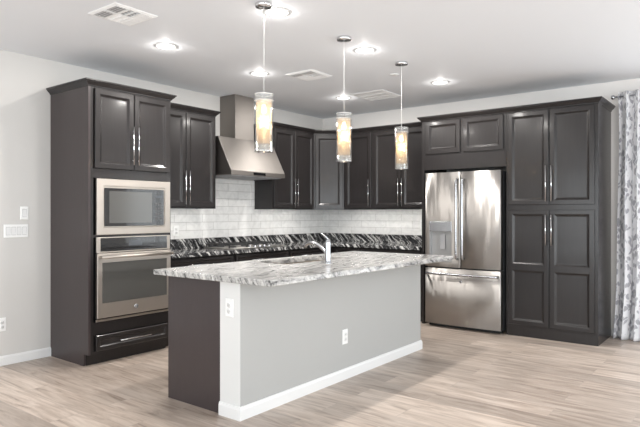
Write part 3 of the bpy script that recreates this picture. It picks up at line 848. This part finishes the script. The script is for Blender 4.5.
def diffuser_vent(label, loc, s):
    t = thing('ceiling_vent', label, 'vent', loc, 0)
    h = s / 2
    b = MB()
    fw = .025
    b.loops([ring(-h, h, -h, h, -.0005), ring(-h, h, -h, h, -.004), ring(-h + fw, h - fw, -h + fw, h - fw, -.012), ring(-h + fw, h - fw, -h + fw, h - fw, -.0005)], close=True)
    b.build('frame', M['vent'], t)
    MB().box(-h + fw, h - fw, -h + fw, h - fw, -.003, -.0005).build('duct_opening', M['ventdark'], t)
    i = h - fw
    b = MB(); b.box(-i, i, -.006, .006, -.014, -.003); 
    for y in (-i / 3, i / 3): b.box(-i, i, y - .005, y + .005, -.0139, -.003)
    b.box(-.006, .006, -i, i, -.0138, -.003); b.build('divider', M['vent'], t)
    for sx in (-1, 1):
        for c, (y0, y1, tilt) in enumerate(((-i, -i / 3 - .005, -1), (-i / 3 + .005, i / 3 - .005, 0), (i / 3 + .005, i, 1))):
            x0, x1 = (-i, -.006) if sx < 0 else (.006, i)
            b = MB(); n = 4
            for k in range(n):
                if tilt:
                    y = y0 + (y1 - y0) * (k + .5) / n; d = .009 * tilt
                    b.loops([[(x, y - d, -.004), (x, y - d + .006, -.004), (x, y + d + .006, -.015), (x, y + d, -.015)] for x in (x0, x1)])
                else:
                    x = x0 + (x1 - x0) * (k + .5) / n; d = .009 * sx
                    b.loops([[(x - d, y, -.004), (x - d + .002, y, -.004), (x + d + .002, y, -.015), (x + d, y, -.015)] for y in (y0, y1)])
            b.build('louver', M['vent'], t)
    return t
va = diffuser_vent('square white ceiling vent with slatted louvers, above the tall oven cabinet', (1.596, -4.399, RZ), .34)
dup(va, (1.531, -2.219, RZ), 'square white ceiling vent between the nearest and middle pendants, by the range hood')
rg = thing('return_grille', 'wide white return air grille in the ceiling between middle and farthest pendant cords', 'vent', (1.542, -.960, RZ), 0)
h = .225; fw = .028
b = MB(); b.loops([ring(-h, h, -h, h, -.0005), ring(-h, h, -h, h, -.005), ring(-h + fw, h - fw, -h + fw, h - fw, -.011), ring(-h + fw, h - fw, -h + fw, h - fw, -.0005)], close=True)
b.build('frame', M['vent'], rg)
MB().box(-h + fw, h - fw, -h + fw, h - fw, -.003, -.0005).build('duct_opening', M['ventdark'], rg)
b = MB(); i = h - fw
for y in (-i / 3, i / 3): b.box(-i, i, y - .008, y + .008, -.012, -.003)
b.build('divider', M['vent'], rg)
for c in range(3):
    y0 = -i + c * 2 * i / 3 + .028; y1 = y0 + 2 * i / 3 - .056
    b = MB()
    for k in range(16):
        x = -i + 2 * i * (k + .5) / 16
        b.loops([[(x + .009, y, -.004), (x + .011, y, -.004), (x - .007, y, -.012), (x - .009, y, -.012)] for y in (y0, y1)])
    b.build('louver', M['vent'], rg)
o = MB().lathe([(0, -.0005), (.045, -.0005), (.045, -.004), (.02, -.008), (0, -.008)], (0, 0, 0), 24, cap=False).build('sprinkler_cover', M['plate'])
o.location = (2.227, -1.705, RZ); tag(o, 'tiny round sprinkler cover plate on the ceiling beside the farthest pendant canopy', 'sprinkler')

# ------------------------------------------------------------------ curtain and rod
def curtain():
    bm = bmesh.new(); uvl = bm.loops.layers.uv.new('UVMap')
    NX, NZ = 150, 60; x0, x1 = 3.99, 4.52
    zt, zb = 2.585, .004
    V = []
    for j in range(NZ + 1):
        v = j / NZ; z = zt + (zb - zt) * v; row = []
        for i in range(NX + 1):
            u = i / NX; ph = 2 * PI * 5.0 * u
            amp = .040 + .016 * v * math.sin(3 * u + 1)
            fl = 1 + .10 * v * v
            x = x0 + (x1 - x0) * u + .012 * math.sin(2 * ph) * (.4 + .6 * v) - (1 - u) * .045 * v ** 3 + .006 * math.sin(9 * v + 4 * u)
            y = -.105 + amp * math.sin(ph + .5 * math.sin(4 * v + 3 * u)) * fl - .012 * v + (.01 * math.sin(40 * u) if v > .97 else 0)
            row.append(bm.verts.new((x - x0, y + .1, z)))
        V.append(row)
    for j in range(NZ):
        for i in range(NX):
            f = bm.faces.new((V[j][i], V[j + 1][i], V[j + 1][i + 1], V[j][i + 1])); f.smooth = True
            for lp, (a, c) in zip(f.loops, ((i, j), (i, j + 1), (i + 1, j + 1), (i + 1, j))): lp[uvl].uv = (a / NX * .95, (1 - c / NZ) * 2.58)
    me = bpy.data.meshes.new('curtain'); bm.to_mesh(me); bm.free(); me.materials.append(M['curtain'])
    o = bpy.data.objects.new('curtain', me); COL.objects.link(o); o.location = (x0, -.1, 0)
    s = o.modifiers.new('cloth', 'SOLIDIFY'); s.thickness = .0015
    return o
cu = tag(curtain(), 'white floor-length curtain printed with grey leaves, right of the pantry', 'curtain')
for k in range(5):
    for ph in (.0, .5):
        u = (k + ph) / 5
        MB().lathe([(.020, -.002), (.026, -.002), (.026, .002), (.020, .002)], (.535 * u + .002, -.005, 2.535), 20, 'x', close=True).build('grommet', M['nickel'], cu)
rod = thing('curtain_rod', 'slim metal curtain rod with a ball finial above the curtain', 'curtain rod', (3.94, -.105, 2.535))
MB().tube([(.02, 0, 0), (2.5, 0, 0)], .009, 14).build('pole', M['nickel'], rod)
MB().lathe([(.009, 0), (.018, .004), (.024, .016), (.022, .03), (.014, .038), (.0, .04)], (-.02, 0, 0), 20, 'x').build('finial', M['nickel'], rod)
for x in (.055, 2.44):
    b = MB(); b.tube([(x, .002, -.004), (x, .1035, -.004)], .006, 10); b.lathe([(.022, -.104), (.022, -.098)], (x, 0, -.004), 16, 'y'); b.build('bracket', M['nickel'], rod)
